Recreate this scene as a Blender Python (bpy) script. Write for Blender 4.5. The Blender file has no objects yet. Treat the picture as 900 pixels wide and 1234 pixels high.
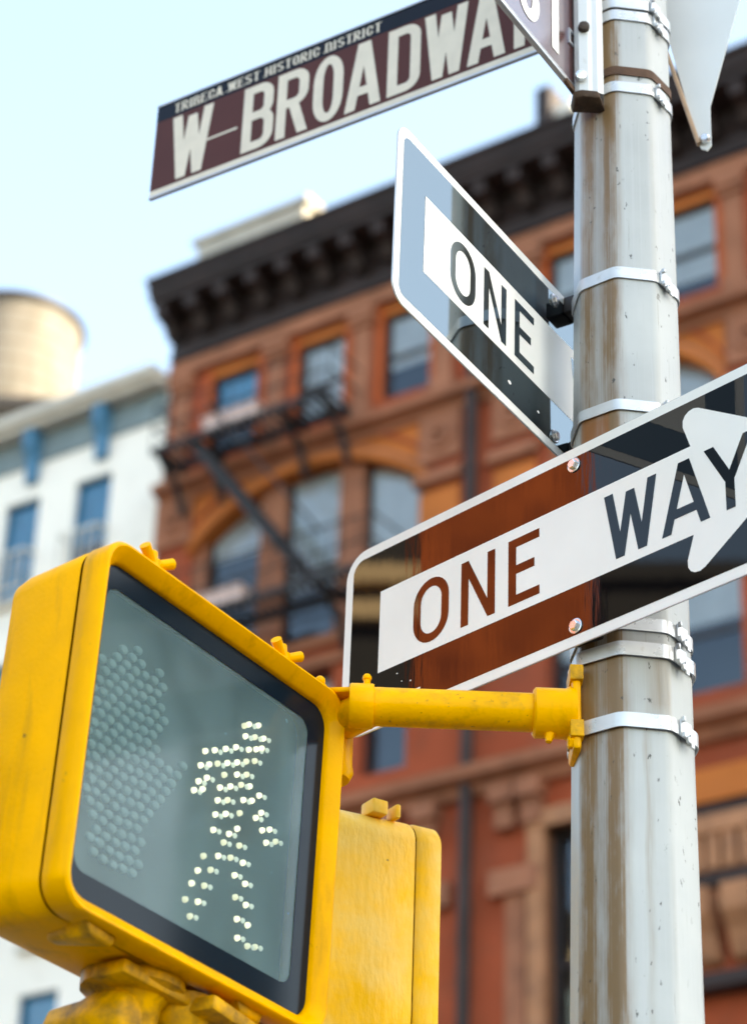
import bpy, bmesh, math, random
from mathutils import Vector, Matrix
random.seed(7)
S = bpy.context.scene
COL = S.collection
R = math.radians
IN = .0254
pi = math.pi

# ------------------------------------------------------------------ camera
PITCH, ROLL, FPX = .5283, .0386, 2851.5
fw = Vector((0, math.cos(PITCH), math.sin(PITCH))); r0 = Vector((1, 0, 0)); u0 = r0.cross(fw)
cr = r0 * math.cos(ROLL) + u0 * math.sin(ROLL); cu = -r0 * math.sin(ROLL) + u0 * math.cos(ROLL)
cd = bpy.data.cameras.new('camera'); cam = bpy.data.objects.new('camera', cd); COL.objects.link(cam)
M = Matrix((cr, cu, -fw)).transposed().to_4x4(); M.translation = (0, 0, 1.6); cam.matrix_world = M
cd.sensor_fit = 'HORIZONTAL'; cd.sensor_width = 36; cd.lens = FPX / 900 * 36
cd.clip_start = .05; cd.clip_end = 5000
cd.dof.use_dof = True; cd.dof.focus_distance = 3.2; cd.dof.aperture_fstop = 5.6; cd.dof.aperture_blades = 0
S.camera = cam
# ------------------------------------------------------------------ sky, sun, exposure
SUN_AZ, SUN_EL = 112, 38                      # azimuth from +Y towards +X
W = bpy.data.worlds.new('World'); S.world = W; W.use_nodes = True
nt = W.node_tree; bg = nt.nodes['Background']
sky = nt.nodes.new('ShaderNodeTexSky'); sky.sky_type = 'NISHITA'; sky.sun_disc = False
sky.sun_elevation = R(SUN_EL); sky.sun_rotation = R(SUN_AZ)
sky.air_density = 1.0; sky.dust_density = 1.1; sky.ozone_density = 1.0
nt.links.new(sky.outputs[0], bg.inputs[0]); bg.inputs[1].default_value = .12
sl = bpy.data.lights.new('sun', 'SUN'); sl.energy = 4; sl.angle = R(.53); sl.color = (1, .93, .82)
so = bpy.data.objects.new('sun', sl); COL.objects.link(so)
sd = Vector((math.sin(R(SUN_AZ)) * math.cos(R(SUN_EL)), math.cos(R(SUN_AZ)) * math.cos(R(SUN_EL)), math.sin(R(SUN_EL))))
so.rotation_euler = sd.to_track_quat('Z', 'Y').to_euler(); so.location = sd * 100
S.view_settings.view_transform = 'Standard'; S.view_settings.look = 'None'; S.view_settings.gamma = 1
S.view_settings.use_curve_mapping = False
S.view_settings.exposure = 2.7
S.view_settings.use_white_balance = True; S.view_settings.white_balance_temperature = 8400; S.view_settings.white_balance_tint = 5
S.cycles.max_bounces = 8; S.cycles.transparent_max_bounces = 8
S.cycles.caustics_reflective = False; S.cycles.caustics_refractive = False
S.cycles.sample_clamp_indirect = 10

# ------------------------------------------------------------------ materials
def material(name, col, rough=.5, metal=0, ior=1.5, var=0, vscale=6, bump=0, bscale=40, coat=0, stretch=None, rvar=0, spec=.5):
    m = bpy.data.materials.new(name); m.use_nodes = True
    t = m.node_tree; b = t.nodes['Principled BSDF']
    b.inputs['Base Color'].default_value = (*col, 1); b.inputs['Roughness'].default_value = rough
    b.inputs['Metallic'].default_value = metal; b.inputs['IOR'].default_value = ior
    b.inputs['Specular IOR Level'].default_value = spec
    if coat: b.inputs['Coat Weight'].default_value = coat; b.inputs['Coat Roughness'].default_value = .08
    tc = t.nodes.new('ShaderNodeTexCoord'); vec = tc.outputs['Object']
    if stretch:
        mp = t.nodes.new('ShaderNodeMapping'); mp.inputs['Scale'].default_value = stretch
        t.links.new(vec, mp.inputs[0]); vec = mp.outputs[0]
    if var or rvar:
        n = t.nodes.new('ShaderNodeTexNoise'); n.inputs['Scale'].default_value = vscale; n.inputs['Detail'].default_value = 6
        t.links.new(vec, n.inputs['Vector'])
    if var:
        mr = t.nodes.new('ShaderNodeMapRange'); mr.inputs[1].default_value = .3; mr.inputs[2].default_value = .7
        mr.inputs[3].default_value = 1 - var; mr.inputs[4].default_value = 1 + var
        mx = t.nodes.new('ShaderNodeMix'); mx.data_type = 'RGBA'; mx.blend_type = 'MULTIPLY'; mx.inputs[0].default_value = 1
        mx.inputs[6].default_value = (*col, 1)
        t.links.new(n.outputs[0], mr.inputs[0]); t.links.new(mr.outputs[0], mx.inputs[7]); t.links.new(mx.outputs[2], b.inputs['Base Color'])
    if rvar:
        mr2 = t.nodes.new('ShaderNodeMapRange'); mr2.inputs[1].default_value = .3; mr2.inputs[2].default_value = .7
        mr2.inputs[3].default_value = max(.02, rough - rvar); mr2.inputs[4].default_value = rough + rvar
        t.links.new(n.outputs[0], mr2.inputs[0]); t.links.new(mr2.outputs[0], b.inputs['Roughness'])
    if bump:
        n2 = t.nodes.new('ShaderNodeTexNoise'); n2.inputs['Scale'].default_value = bscale; n2.inputs['Detail'].default_value = 4
        bp = t.nodes.new('ShaderNodeBump'); bp.inputs['Strength'].default_value = bump; bp.inputs['Distance'].default_value = .002
        t.links.new(vec, n2.inputs['Vector']); t.links.new(n2.outputs[0], bp.inputs['Height']); t.links.new(bp.outputs[0], b.inputs['Normal'])
    return m

def spots(m, col, scale, lo, hi, stretch=(1, 1, 1), amount=1):
    """lay noise-shaped blotches of another colour over a material's base colour"""
    t = m.node_tree; b = t.nodes['Principled BSDF']; bc = b.inputs['Base Color']
    tc = t.nodes.new('ShaderNodeTexCoord'); mp = t.nodes.new('ShaderNodeMapping'); mp.inputs['Scale'].default_value = stretch
    n = t.nodes.new('ShaderNodeTexNoise'); n.inputs['Scale'].default_value = scale; n.inputs['Detail'].default_value = 8
    n.inputs['Roughness'].default_value = .65
    mr = t.nodes.new('ShaderNodeMapRange'); mr.inputs[1].default_value = lo; mr.inputs[2].default_value = hi; mr.inputs[4].default_value = amount
    mx = t.nodes.new('ShaderNodeMix'); mx.data_type = 'RGBA'
    mx.inputs[6].default_value = bc.default_value[:]; mx.inputs[7].default_value = (*col, 1)
    if bc.is_linked: t.links.new(bc.links[0].from_socket, mx.inputs[6])
    t.links.new(tc.outputs['Object'], mp.inputs[0]); t.links.new(mp.outputs[0], n.inputs['Vector'])
    t.links.new(n.outputs[0], mr.inputs[0]); t.links.new(mr.outputs[0], mx.inputs[0]); t.links.new(mx.outputs[2], bc)
    return m

MT = {}
MT['yellow'] = spots(material('yellow_paint', (.90, .41, .0), .42, spec=.13, var=.08, vscale=14, bump=.22, bscale=170, rvar=.08), (.16, .09, .02), 120, .70, .76, amount=.8)
spots(MT['yellow'], (.42, .20, .01), 10, .52, .72, stretch=(2.2, 2.2, .4), amount=.55); spots(MT['yellow'], (.07, .045, .02), 38, .68, .74, amount=.8)
MT['yellow_rough'] = spots(spots(material('weathered_yellow_paint', (.89, .46, .0), .48, spec=.22, var=.12, vscale=9, bump=.9, bscale=90, stretch=(1, 1, .4), rvar=.1), (.80, .56, .17), 7, .40, .66, amount=.75), (.10, .06, .02), 75, .70, .75)
MT['yellow_grimy'] = spots(material('grimy_yellow_paint', (.76, .37, .0), .5, spec=.22, var=.15, vscale=12, bump=.4, bscale=120), (.11, .06, .012), 22, .38, .62, amount=.85)  # grime deepened so the underside's shade sits in the colour
MT['yellow_pipe'] = spots(spots(material('speckled_yellow_paint', (.88, .41, .0), .42, spec=.15, var=.1, vscale=14, bump=.3, bscale=150), (.30, .16, .02), 26, .5, .72, amount=.6), (.05, .035, .02), 90, .62, .68, amount=.85)
MT['gap'] = material('dark_gap', (.012, .009, .006), .7)
MT['sign_white'] = spots(material('white_sheeting', (.84, .835, .82), .3, var=.03, vscale=9, bump=.02, bscale=300), (.35, .33, .3), 55, .72, .8, amount=.5)
MT['sign_black'] = material('black_sheeting', (.002, .002, .003), .02, ior=1.4, bump=.03, bscale=45, stretch=(1, 1, .12))
MT['sign_black_glossy'] = material('glossy_black_sheeting', (.003, .003, .004), .02, ior=2.5, bump=.004, bscale=700); MT['sign_black_glossy'].node_tree.nodes['Principled BSDF'].inputs['Specular Tint'].default_value = (.72, .93, 1, 1)
MT['sign_brown'] = material('brown_sheeting', (.085, .026, .022), .15, spec=.15, var=.08, vscale=5)
MT['sign_brown_glossy'] = material('glossy_brown_sheeting', (.085, .026, .022), .2, ior=3.0); MT['sign_brown_glossy'].node_tree.nodes['Principled BSDF'].inputs['Specular Tint'].default_value = (.9, .93, 1, 1)
MT['sign_navy'] = material('dark_navy_sheeting', (.006, .008, .016), .2, spec=.15, var=.2)
MT['cream'] = material('cream_sheeting', (.70, .64, .54), .4, var=.06, vscale=30)
MT['alu'] = material('bare_aluminium', (.55, .57, .6), .38, metal=.7, var=.12, vscale=10, rvar=.1)
MT['alu_dull'] = spots(material('dull_aluminium', (.62, .65, .67), .45, metal=.15, var=.06, vscale=6), (.35, .33, .28), 20, .62, .75, amount=.5)
MT['strap'] = spots(material('steel_strap', (.55, .57, .59), .32, metal=.4, var=.1, vscale=25, rvar=.1), (.28, .22, .15), 35, .6, .75, amount=.5)
MT['bolt'] = material('zinc_bolt', (.72, .73, .75), .22, metal=.9, var=.1, vscale=60)
MT['bolt_dark'] = material('rusty_bolt', (.035, .022, .016), .7, var=.3, vscale=60)
MT['bracket_dark'] = material('dark_bracket', (.02, .014, .013), .6, var=.3, vscale=30)
MT['tan_edge'] = material('tan_painted_edge', (.45, .30, .20), .5, var=.15, vscale=30)
MT['rust'] = material('rust_brown', (.09, .042, .022), .8, var=.3, vscale=50, bump=.4, bscale=150)
MT['rust_dark'] = material('dark_rust', (.045, .024, .013), .85, var=.4, vscale=60, bump=.5, bscale=200)
MT['lens_frame'] = material('black_lens_border', (.004, .010, .018), .15, spec=.12)
MT['panel'] = material('led_backing', (.028, .042, .045), .6, var=.1, vscale=20)
MT['led_off'] = material('unlit_led', (.25, .34, .36), .3)

def emitter(name, col, strength):
    m = bpy.data.materials.new(name); m.use_nodes = True; b = m.node_tree.nodes['Principled BSDF']
    b.inputs['Base Color'].default_value = (.8, .8, .75, 1)
    b.inputs['Emission Color'].default_value = (*col, 1); b.inputs['Emission Strength'].default_value = strength
    return m
MT['led_on'] = emitter('lit_led', (1, .96, .74), .30)
MT['led_mid'] = emitter('lit_led_weaker', (1, .95, .70), .17)
MT['led_dim'] = emitter('dim_led', (.85, 1, 1), .10)  # faint glow standing in for the lens reflection of a lit dot

def hazy_cover():
    m = bpy.data.materials.new('dusty_clear_cover'); m.use_nodes = True; t = m.node_tree; t.nodes.clear()
    o = t.nodes.new('ShaderNodeOutputMaterial'); tr = t.nodes.new('ShaderNodeBsdfTransparent'); di = t.nodes.new('ShaderNodeBsdfDiffuse')
    gl = t.nodes.new('ShaderNodeBsdfGlossy'); fr = t.nodes.new('ShaderNodeFresnel'); a = t.nodes.new('ShaderNodeMixShader'); b = t.nodes.new('ShaderNodeMixShader')
    tr.inputs[0].default_value = (.80, .90, .90, 1); di.inputs[0].default_value = (.20, .345, .39, 1)
    gl.inputs['Roughness'].default_value = .10; fr.inputs['IOR'].default_value = 1.3
    tc = t.nodes.new('ShaderNodeTexCoord'); mp = t.nodes.new('ShaderNodeMapping'); mp.inputs['Scale'].default_value = (5, 5, 2.2)
    n = t.nodes.new('ShaderNodeTexNoise'); n.inputs['Scale'].default_value = 2.2; n.inputs['Detail'].default_value = 9; n.inputs['Distortion'].default_value = .8
    mr = t.nodes.new('ShaderNodeMapRange'); mr.inputs[1].default_value = .3; mr.inputs[2].default_value = .75; mr.inputs[3].default_value = .22; mr.inputs[4].default_value = .42
    t.links.new(tc.outputs['Object'], mp.inputs[0]); t.links.new(mp.outputs[0], n.inputs['Vector']); t.links.new(n.outputs[0], mr.inputs[0])
    n3 = t.nodes.new('ShaderNodeTexNoise'); n3.inputs['Scale'].default_value = 95; n3.inputs['Detail'].default_value = 3; t.links.new(tc.outputs['Object'], n3.inputs['Vector'])
    mr3 = t.nodes.new('ShaderNodeMapRange'); mr3.inputs[1].default_value = .72; mr3.inputs[2].default_value = .8; mr3.inputs[4].default_value = .5; t.links.new(n3.outputs[0], mr3.inputs[0])
    ad = t.nodes.new('ShaderNodeMath'); ad.operation = 'ADD'; t.links.new(mr.outputs[0], ad.inputs[0]); t.links.new(mr3.outputs[0], ad.inputs[1])
    t.links.new(ad.outputs[0], a.inputs[0]); t.links.new(tr.outputs[0], a.inputs[1]); t.links.new(di.outputs[0], a.inputs[2])
    t.links.new(fr.outputs[0], b.inputs[0]); t.links.new(a.outputs[0], b.inputs[1]); t.links.new(gl.outputs[0], b.inputs[2])
    t.links.new(b.outputs[0], o.inputs[0]); return m
MT['cover'] = hazy_cover()

def window_glass(name, gloss, tint=(.8, .9, 1)):
    m = bpy.data.materials.new(name); m.use_nodes = True; t = m.node_tree; t.nodes.clear()
    o = t.nodes.new('ShaderNodeOutputMaterial'); tr = t.nodes.new('ShaderNodeBsdfTransparent'); gl = t.nodes.new('ShaderNodeBsdfGlossy')
    lw = t.nodes.new('ShaderNodeFresnel'); lw.inputs[0].default_value = gloss; a = t.nodes.new('ShaderNodeMixShader')
    tr.inputs[0].default_value = (.84, .93, 1, 1); gl.inputs[0].default_value = (*tint, 1); gl.inputs['Roughness'].default_value = .03
    tc = t.nodes.new('ShaderNodeTexCoord'); n = t.nodes.new('ShaderNodeTexNoise'); n.inputs['Scale'].default_value = 1.3
    bp = t.nodes.new('ShaderNodeBump'); bp.inputs['Strength'].default_value = .06; bp.inputs['Distance'].default_value = .05
    t.links.new(tc.outputs['Object'], n.inputs['Vector']); t.links.new(n.outputs[0], bp.inputs['Height']); t.links.new(bp.outputs[0], gl.inputs['Normal'])
    t.links.new(lw.outputs[0], a.inputs[0]); t.links.new(tr.outputs[0], a.inputs[1]); t.links.new(gl.outputs[0], a.inputs[2]); t.links.new(a.outputs[0], o.inputs[0])
    return m
MT['glass'] = window_glass('window_glass', 1.75)
MT['brick'] = spots(material('red_brick', (.35, .075, .034), .85, spec=.15, var=.22, vscale=.9, bump=.3, bscale=14), (.22, .07, .04), 2.2, .5, .7, amount=.7)
spots(MT['brick'], (.14, .045, .03), .45, .5, .72, amount=.6)
MT['stone'] = spots(material('brownstone', (.33, .135, .08), .85, spec=.15, var=.2, vscale=1.2), (.16, .075, .05), 2.5, .52, .72, amount=.7)
MT['terra'] = spots(material('terracotta', (.50, .15, .04), .8, spec=.15, var=.22, vscale=1.1), (.42, .13, .04), 2.2, .5, .7, amount=.6)
MT['pale_stone'] = spots(material('pale_weathered_stone', (.42, .20, .11), .85, spec=.15, var=.2, vscale=2), (.24, .12, .08), 3, .5, .66, amount=.7)
MT['sash'] = material('rust_red_sash', (.42, .085, .02), .6, spec=.2, var=.15, vscale=3)
MT['sash_dark'] = material('dark_sash', (.025, .02, .022), .5)
MT['iron_cornice'] = material('dark_iron_cornice', (.028, .018, .018), .6, spec=.3, var=.35, vscale=1.3)
MT['iron'] = material('black_iron', (.010, .009, .012), .75, var=.2, vscale=4)
MT['roof'] = material('tar_roof', (.05, .05, .05), .9, var=.2, vscale=.5)
MT['white_wall'] = spots(material('white_painted_brick', (.86, .83, .77), .8, var=.04, vscale=.8), (.62, .58, .52), 1.5, .55, .75, amount=.5)
MT['white_trim'] = material('cream_trim', (.62, .59, .53), .7, var=.1, vscale=2)
MT['bulkhead'] = material('weathered_cream_render', (.40, .37, .32), .8, var=.15, vscale=2)
MT['blue_trim'] = material('blue_painted_trim', (.04, .17, .30), .6, var=.15, vscale=2)
MT['teal_panel'] = material('grey_teal_panel', (.16, .22, .24), .6, var=.15, vscale=1.5)
MT['blue_blind'] = material('blue_blind', (.05, .42, .72), .6, var=.15, vscale=3)
MT['blind'] = material('pale_blind', (.88, .88, .86), .8, var=.08, vscale=3)
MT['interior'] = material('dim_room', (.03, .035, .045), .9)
MT['wood'] = spots(material('weathered_cedar', (.13, .12, .108), .85, var=.18, vscale=2.5, stretch=(1, 1, .15)), (.08, .07, .055), 1.2, .45, .65, stretch=(1, 1, .3), amount=.6)
MT['planter'] = material('pale_window_box', (.70, .52, .48), .7, var=.1, vscale=4)
MT['asphalt'] = material('asphalt', (.04, .04, .042), .9, var=.15, vscale=.5)
MT['pavement'] = material('pavement_concrete', (.20, .19, .18), .9, var=.12, vscale=.7)
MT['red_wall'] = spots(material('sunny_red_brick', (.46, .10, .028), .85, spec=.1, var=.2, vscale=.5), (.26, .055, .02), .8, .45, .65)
MT['gold_stone'] = material('honey_stone', (.62, .44, .25), .8, var=.1, vscale=1)
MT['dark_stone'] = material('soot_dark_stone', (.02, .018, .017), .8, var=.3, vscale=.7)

# ------------------------------------------------------------------ mesh helpers
def put(name, verts, faces, mat, parent=None, smooth=False, uvs=None):
    me = bpy.data.meshes.new(name); me.from_pydata([tuple(v) for v in verts], [], faces)
    bm = bmesh.new(); bm.from_mesh(me); bmesh.ops.recalc_face_normals(bm, faces=bm.faces); bm.to_mesh(me); bm.free()
    me.materials.append(MT[mat]); o = bpy.data.objects.new(name, me); COL.objects.link(o)
    if parent: o.parent = parent
    if smooth:
        for p in me.polygons: p.use_smooth = True
        try: me.set_sharp_from_angle(angle=R(38))
        except Exception: pass
    return o
def flat(name, verts, faces, mat, parent=None):
    """printed sheet: faces kept as given"""
    me = bpy.data.meshes.new(name); me.from_pydata([tuple(v) for v in verts], [], faces); me.materials.append(MT[mat])
    o = bpy.data.objects.new(name, me); COL.objects.link(o); o.parent = parent; return o
class MB:
    def __init__(s): s.v = []; s.f = []
    def add(s, v, f):
        b = len(s.v); s.v += [tuple(q) for q in v]; s.f += [tuple(b + i for i in q) for q in f]; return s
    def box(s, x0, x1, y0, y1, z0, z1):
        return s.add([(x0, y0, z0), (x1, y0, z0), (x1, y1, z0), (x0, y1, z0), (x0, y0, z1), (x1, y0, z1), (x1, y1, z1), (x0, y1, z1)],
                     [(0, 3, 2, 1), (4, 5, 6, 7), (0, 1, 5, 4), (1, 2, 6, 5), (2, 3, 7, 6), (3, 0, 4, 7)])
    def loft(s, loops, cap0=True, cap1=True):
        n = len(loops[0]); v = [q for l in loops for q in l]; f = []
        for i in range(len(loops) - 1):
            for j in range(n):
                k = (j + 1) % n; f.append((i * n + j, i * n + k, (i + 1) * n + k, (i + 1) * n + j))
        if cap0: f.append(tuple(range(n - 1, -1, -1)))
        if cap1: f.append(tuple((len(loops) - 1) * n + j for j in range(n)))
        return s.add(v, f)
    def tube(s, a, b, ra, rb=None, n=16):
        a, b = Vector(a), Vector(b); rb = ra if rb is None else rb; d = (b - a).normalized()
        x = d.orthogonal().normalized(); y = d.cross(x)
        ring = lambda c, r: [c + (x * math.cos(t) + y * math.sin(t)) * r for t in [2 * pi * i / n for i in range(n)]]
        return s.loft([ring(a, ra), ring(b, rb)])
    def bar(s, a, b, w, h):
        a, b = Vector(a), Vector(b); d = (b - a).normalized(); x = d.cross(Vector((0, 0, 1)))
        if x.length < 1e-3: x = Vector((1, 0, 0))
        x.normalize(); y = x.cross(d); q = [(-1, -1), (1, -1), (1, 1), (-1, 1)]
        return s.loft([[c + x * i * w / 2 + y * j * h / 2 for i, j in q] for c in (a, b)])
    def lathe(s, c, prof, n=20, axis='z'):
        """prof: list of (radius, height)"""
        c = Vector(c); L = []
        for r, h in prof:
            ring = []
            for i in range(n):
                t = 2 * pi * i / n; p = (r * math.cos(t), r * math.sin(t), h)
                p = {'z': p, 'y': (p[0], p[2], -p[1]), 'x': (p[2], p[0], p[1])}[axis]; ring.append(c + Vector(p))
            L.append(ring)
        return s.loft(L)
    def ball(s, c, r, n=10, m=6, sq=1):
        return s.lathe(c, [(r * math.sin(pi * i / m) + 1e-5, -r * sq * math.cos(pi * i / m)) for i in range(m + 1)], n)
    def put(s, name, mat, parent=None, smooth=False, bevel=0, seg=2):
        o = put(name, s.v, s.f, mat, parent, smooth)
        if bevel:
            bm = bmesh.new(); bm.from_mesh(o.data)
            es = [e for e in bm.edges if len(e.link_faces) == 2 and e.calc_face_angle(0) > .5]
            bmesh.ops.bevel(bm, geom=es, offset=bevel, segments=seg, affect='EDGES', profile=.5, clamp_overlap=True)
            bm.to_mesh(o.data); bm.free()
            for p in o.data.polygons: p.use_smooth = True
            try: o.data.set_sharp_from_angle(angle=R(40))
            except Exception: pass
        return o
def share(src, name, parent, loc=(0, 0, 0), rot=None):
    o = bpy.data.objects.new(name, src.data); COL.objects.link(o); o.parent = parent; o.location = loc
    if rot: o.rotation_euler = rot
    return o
def empty(name, loc, rot=(0, 0, 0)):
    o = bpy.data.objects.new(name, None); COL.objects.link(o); o.location = loc; o.rotation_euler = rot; o.empty_display_size = .1; return o
def tag(o, label, cat, group=None):
    o['label'] = label; o['category'] = cat
    if group: o['group'] = group
    return o
def rrect(hw, hh, r, n=6, cx=0, cz=0):
    p = []
    for sx, sz, a0 in ((1, 1, 0), (-1, 1, 90), (-1, -1, 180), (1, -1, 270)):
        for i in range(n + 1):
            a = R(a0 + 90 * i / n); p.append((cx + sx * (hw - r) + r * math.cos(a), cz + sz * (hh - r) + r * math.sin(a)))
    return p
def at_y(loop, y): return [(a, y, b) for a, b in loop]

# ------------------------------------------------------------------ glyphs (polygons in inches)
def glyph(ch, x0, x1, y0, y1, t, tv=None):
    """polygons of a monoline capital in the box; t = stem width, tv = bar width"""
    tv = tv or t * .92; w = x1 - x0; h = y1 - y0; P = []
    rect = lambda a, b, c, d: P.append([(a, c), (b, c), (b, d), (a, d)])
    def diag(xa, ya, xb, yb, k): P.append([(xa - k / 2, ya), (xa + k / 2, ya), (xb + k / 2, yb), (xb - k / 2, yb)])
    def band(outer, inner):
        for i in range(len(outer) - 1): P.append([outer[i], outer[i + 1], inner[i + 1], inner[i]])
    def arc(cx, cy, rx, ry, a0, a1, n=14): return [(cx + rx * math.cos(R(a0 + (a1 - a0) * i / n)), cy + ry * math.sin(R(a0 + (a1 - a0) * i / n))) for i in range(n + 1)]
    def bowl(xa, xb, ya, yb):            # right-hand bowl, open to the left
        r = min((yb - ya) / 2, (xb - xa) * .62)
        o = [(xa, ya)] + arc(xb - r, ya + r, r, r, -90, 0, 7) + arc(xb - r, yb - r, r, r, 0, 90, 7) + [(xa, yb)]
        ri = max(r - t, .01 * h); riy = max(r - tv, .01 * h)
        n = [(xa, ya + tv)] + arc(xb - t - ri, ya + tv + riy, ri, riy, -90, 0, 7) + arc(xb - t - ri, yb - tv - riy, ri, riy, 0, 90, 7) + [(xa, yb - tv)]
        band(o, n)
    if ch == 'O' or ch == 'C':
        r = w / 2; k = h * .36 if h * .36 > r else r
        o = arc(x0 + r, y1 - k, r, k, 0, 180) + arc(x0 + r, y0 + k, r, k, 180, 360)
        n = arc(x0 + r, y1 - k, r - t, k - tv, 0, 180) + arc(x0 + r, y0 + k, r - t, k - tv, 180, 360)
        if ch == 'O': o.append(o[0]); n.append(n[0])
        band(o, n)
    elif ch == 'N':
        rect(x0, x0 + t, y0, y1); rect(x1 - t, x1, y0, y1)
        P.append([(x0, y1), (x0 + t * .95, y1), (x1, y0), (x1 - t * .95, y0)])
    elif ch == 'E':
        rect(x0, x0 + t, y0, y1); rect(x0 + t, x1, y0, y0 + tv); rect(x0 + t, x1, y1 - tv, y1); m = (y0 + y1) / 2 + .02 * h; rect(x0 + t, x1 - w * .16, m - tv / 2, m + tv / 2)
    elif ch == 'W':
        k = t * 1.04; a = x0 + k / 2; e = x1 - k / 2; q = (e - a) / 4
        diag(a + q * 1.0, y0, a, y1, k); diag(a + q, y0, a + 2 * q, y1 - h * .06, k * .95); diag(a + 3 * q, y0, a + 2 * q, y1 - h * .06, k * .95); diag(a + 3 * q, y0, e, y1, k)
    elif ch == 'A':
        k = t * 1.06; c = (x0 + x1) / 2; diag(x0 + k / 2, y0, c - k * .1, y1, k); diag(x1 - k / 2, y0, c + k * .1, y1, k)
        rect(x0 + w * .22, x1 - w * .22, y0 + h * .2, y0 + h * .2 + tv)
    elif ch == 'Y':
        k = t * 1.08; c = (x0 + x1) / 2; m = y0 + h * .42; rect(c - t / 2, c + t / 2, y0, m + h * .04); diag(c, m, x0 + k / 2, y1, k); diag(c, m, x1 - k / 2, y1, k)
    elif ch == 'B':
        rect(x0, x0 + t, y0, y1); m = y0 + h * .52; bowl(x0 + t * .9, x1, y0, m + tv / 2); bowl(x0 + t * .9, x1 - w * .04, m - tv / 2, y1)
    elif ch == 'R':
        rect(x0, x0 + t, y0, y1); m = y0 + h * .44; bowl(x0 + t * .9, x1 - w * .03, m, y1); diag(x1 - t * .55, y0, x0 + w * .5, m + tv * .6, t * 1.05)
    elif ch == 'D':
        rect(x0, x0 + t, y0, y1); bowl(x0 + t * .9, x1, y0, y1)
    elif ch == 'T':
        c = (x0 + x1) / 2; rect(c - t / 2, c + t / 2, y0, y1 - tv); rect(x0, x1, y1 - tv, y1)
    elif ch == 'I': rect((x0 + x1) / 2 - t / 2, (x0 + x1) / 2 + t / 2, y0, y1)
    elif ch == 'H': rect(x0, x0 + t, y0, y1); rect(x1 - t, x1, y0, y1); rect(x0 + t, x1 - t, (y0 + y1 - tv) / 2, (y0 + y1 + tv) / 2)
    elif ch == 'F': rect(x0, x0 + t, y0, y1); rect(x0 + t, x1, y1 - tv, y1); rect(x0 + t, x1 - w * .2, (y0 + y1 - tv) / 2, (y0 + y1 + tv) / 2)
    elif ch == 'S':
        r = w / 2; k = h / 4 + tv / 4; c = x0 + r
        o = arc(c, y1 - k, r, k, 20, 270, 16); n = arc(c, y1 - k, r - t, k - tv, 20, 270, 16); band(o, n)
        o = arc(c, y0 + k, r, k, 90, -160, 16); n = arc(c, y0 + k, r - t, k - tv, 90, -160, 16); band(o, n)
    return P
def letters(text, boxes, y0, y1, t, mat, parent, depth, name='letter', serif=0):
    for ch, (a, b) in zip(text, boxes):
        P = glyph(ch, a, b, y0, y1, t, serif or None)
        if serif:
            for xx in ((a, b) if ch in 'HRABDEW' else ((a + b) / 2,)):
                if ch not in 'OCS': P.append([(xx - t * .8, y0), (xx + t * .8, y0), (xx + t * .8, y0 + serif), (xx - t * .8, y0 + serif)])
        v = []; f = []
        for i, p in enumerate(P):
            b0 = len(v); v += [(q[0] * IN, depth - i * 4e-6, q[1] * IN) for q in p]
            k = tuple(range(b0, b0 + len(p)))
            ar = sum(p[j][0] * p[(j + 1) % len(p)][1] - p[(j + 1) % len(p)][0] * p[j][1] for j in range(len(p)))
            f.append(k if ar > 0 else k[::-1])
        flat(name, v, f, mat, parent)
def sheet(name, loop, depth, mat, parent):
    """printed area bounded by a loop in inches (counter-clockwise seen from the front)"""
    return flat(name, [(a * IN, depth, b * IN) for a, b in loop], [tuple(range(len(loop)))], mat, parent)
def hex_bolt(parent, x, z, y, r, mat='bolt', washer=True):
    b = MB()
    if washer: b.lathe((x, y, z), [(r * 1.7, 0), (r * 1.7, -.0012), (r * 1.5, -.0016)], 20, 'y')
    b.lathe((x, y - .0012, z), [(r * 1.15, 0), (r * 1.15, -.004), (r * .95, -.0055)], 6, 'y')
    return b.put('bolt', mat, parent)

# ================================================================== SETTING
def struct(o): o['kind'] = 'structure'; return o
g = MB().add([(-600, -600, 0), (600, -600, 0), (600, 600, 0), (-600, 600, 0)], [(0, 1, 2, 3)]).put('ground', 'asphalt'); struct(g)
b = MB(); b.loft([[(x, y, z) for x, y in rrect(3.2, 3.6, 1.2, 6, -.6, 1.9)] for z in (-.02, .13)]); struct(b.put('pavement', 'pavement'))
FY = R(-35.43)
def facade_frame(name): return empty(name, (30 * -math.sin(FY), 30 * math.cos(FY), 0), (0, 0, FY))
fp = facade_frame('pavement_far'); o = MB().box(-60, 40, -4.2, .4, -.02, .14).put('pavement', 'pavement'); o.matrix_world = Matrix.Translation((30 * -math.sin(FY), 30 * math.cos(FY), 0)) @ Matrix.Rotation(FY, 4, 'Z'); struct(o)
bpy.data.objects.remove(fp)

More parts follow.
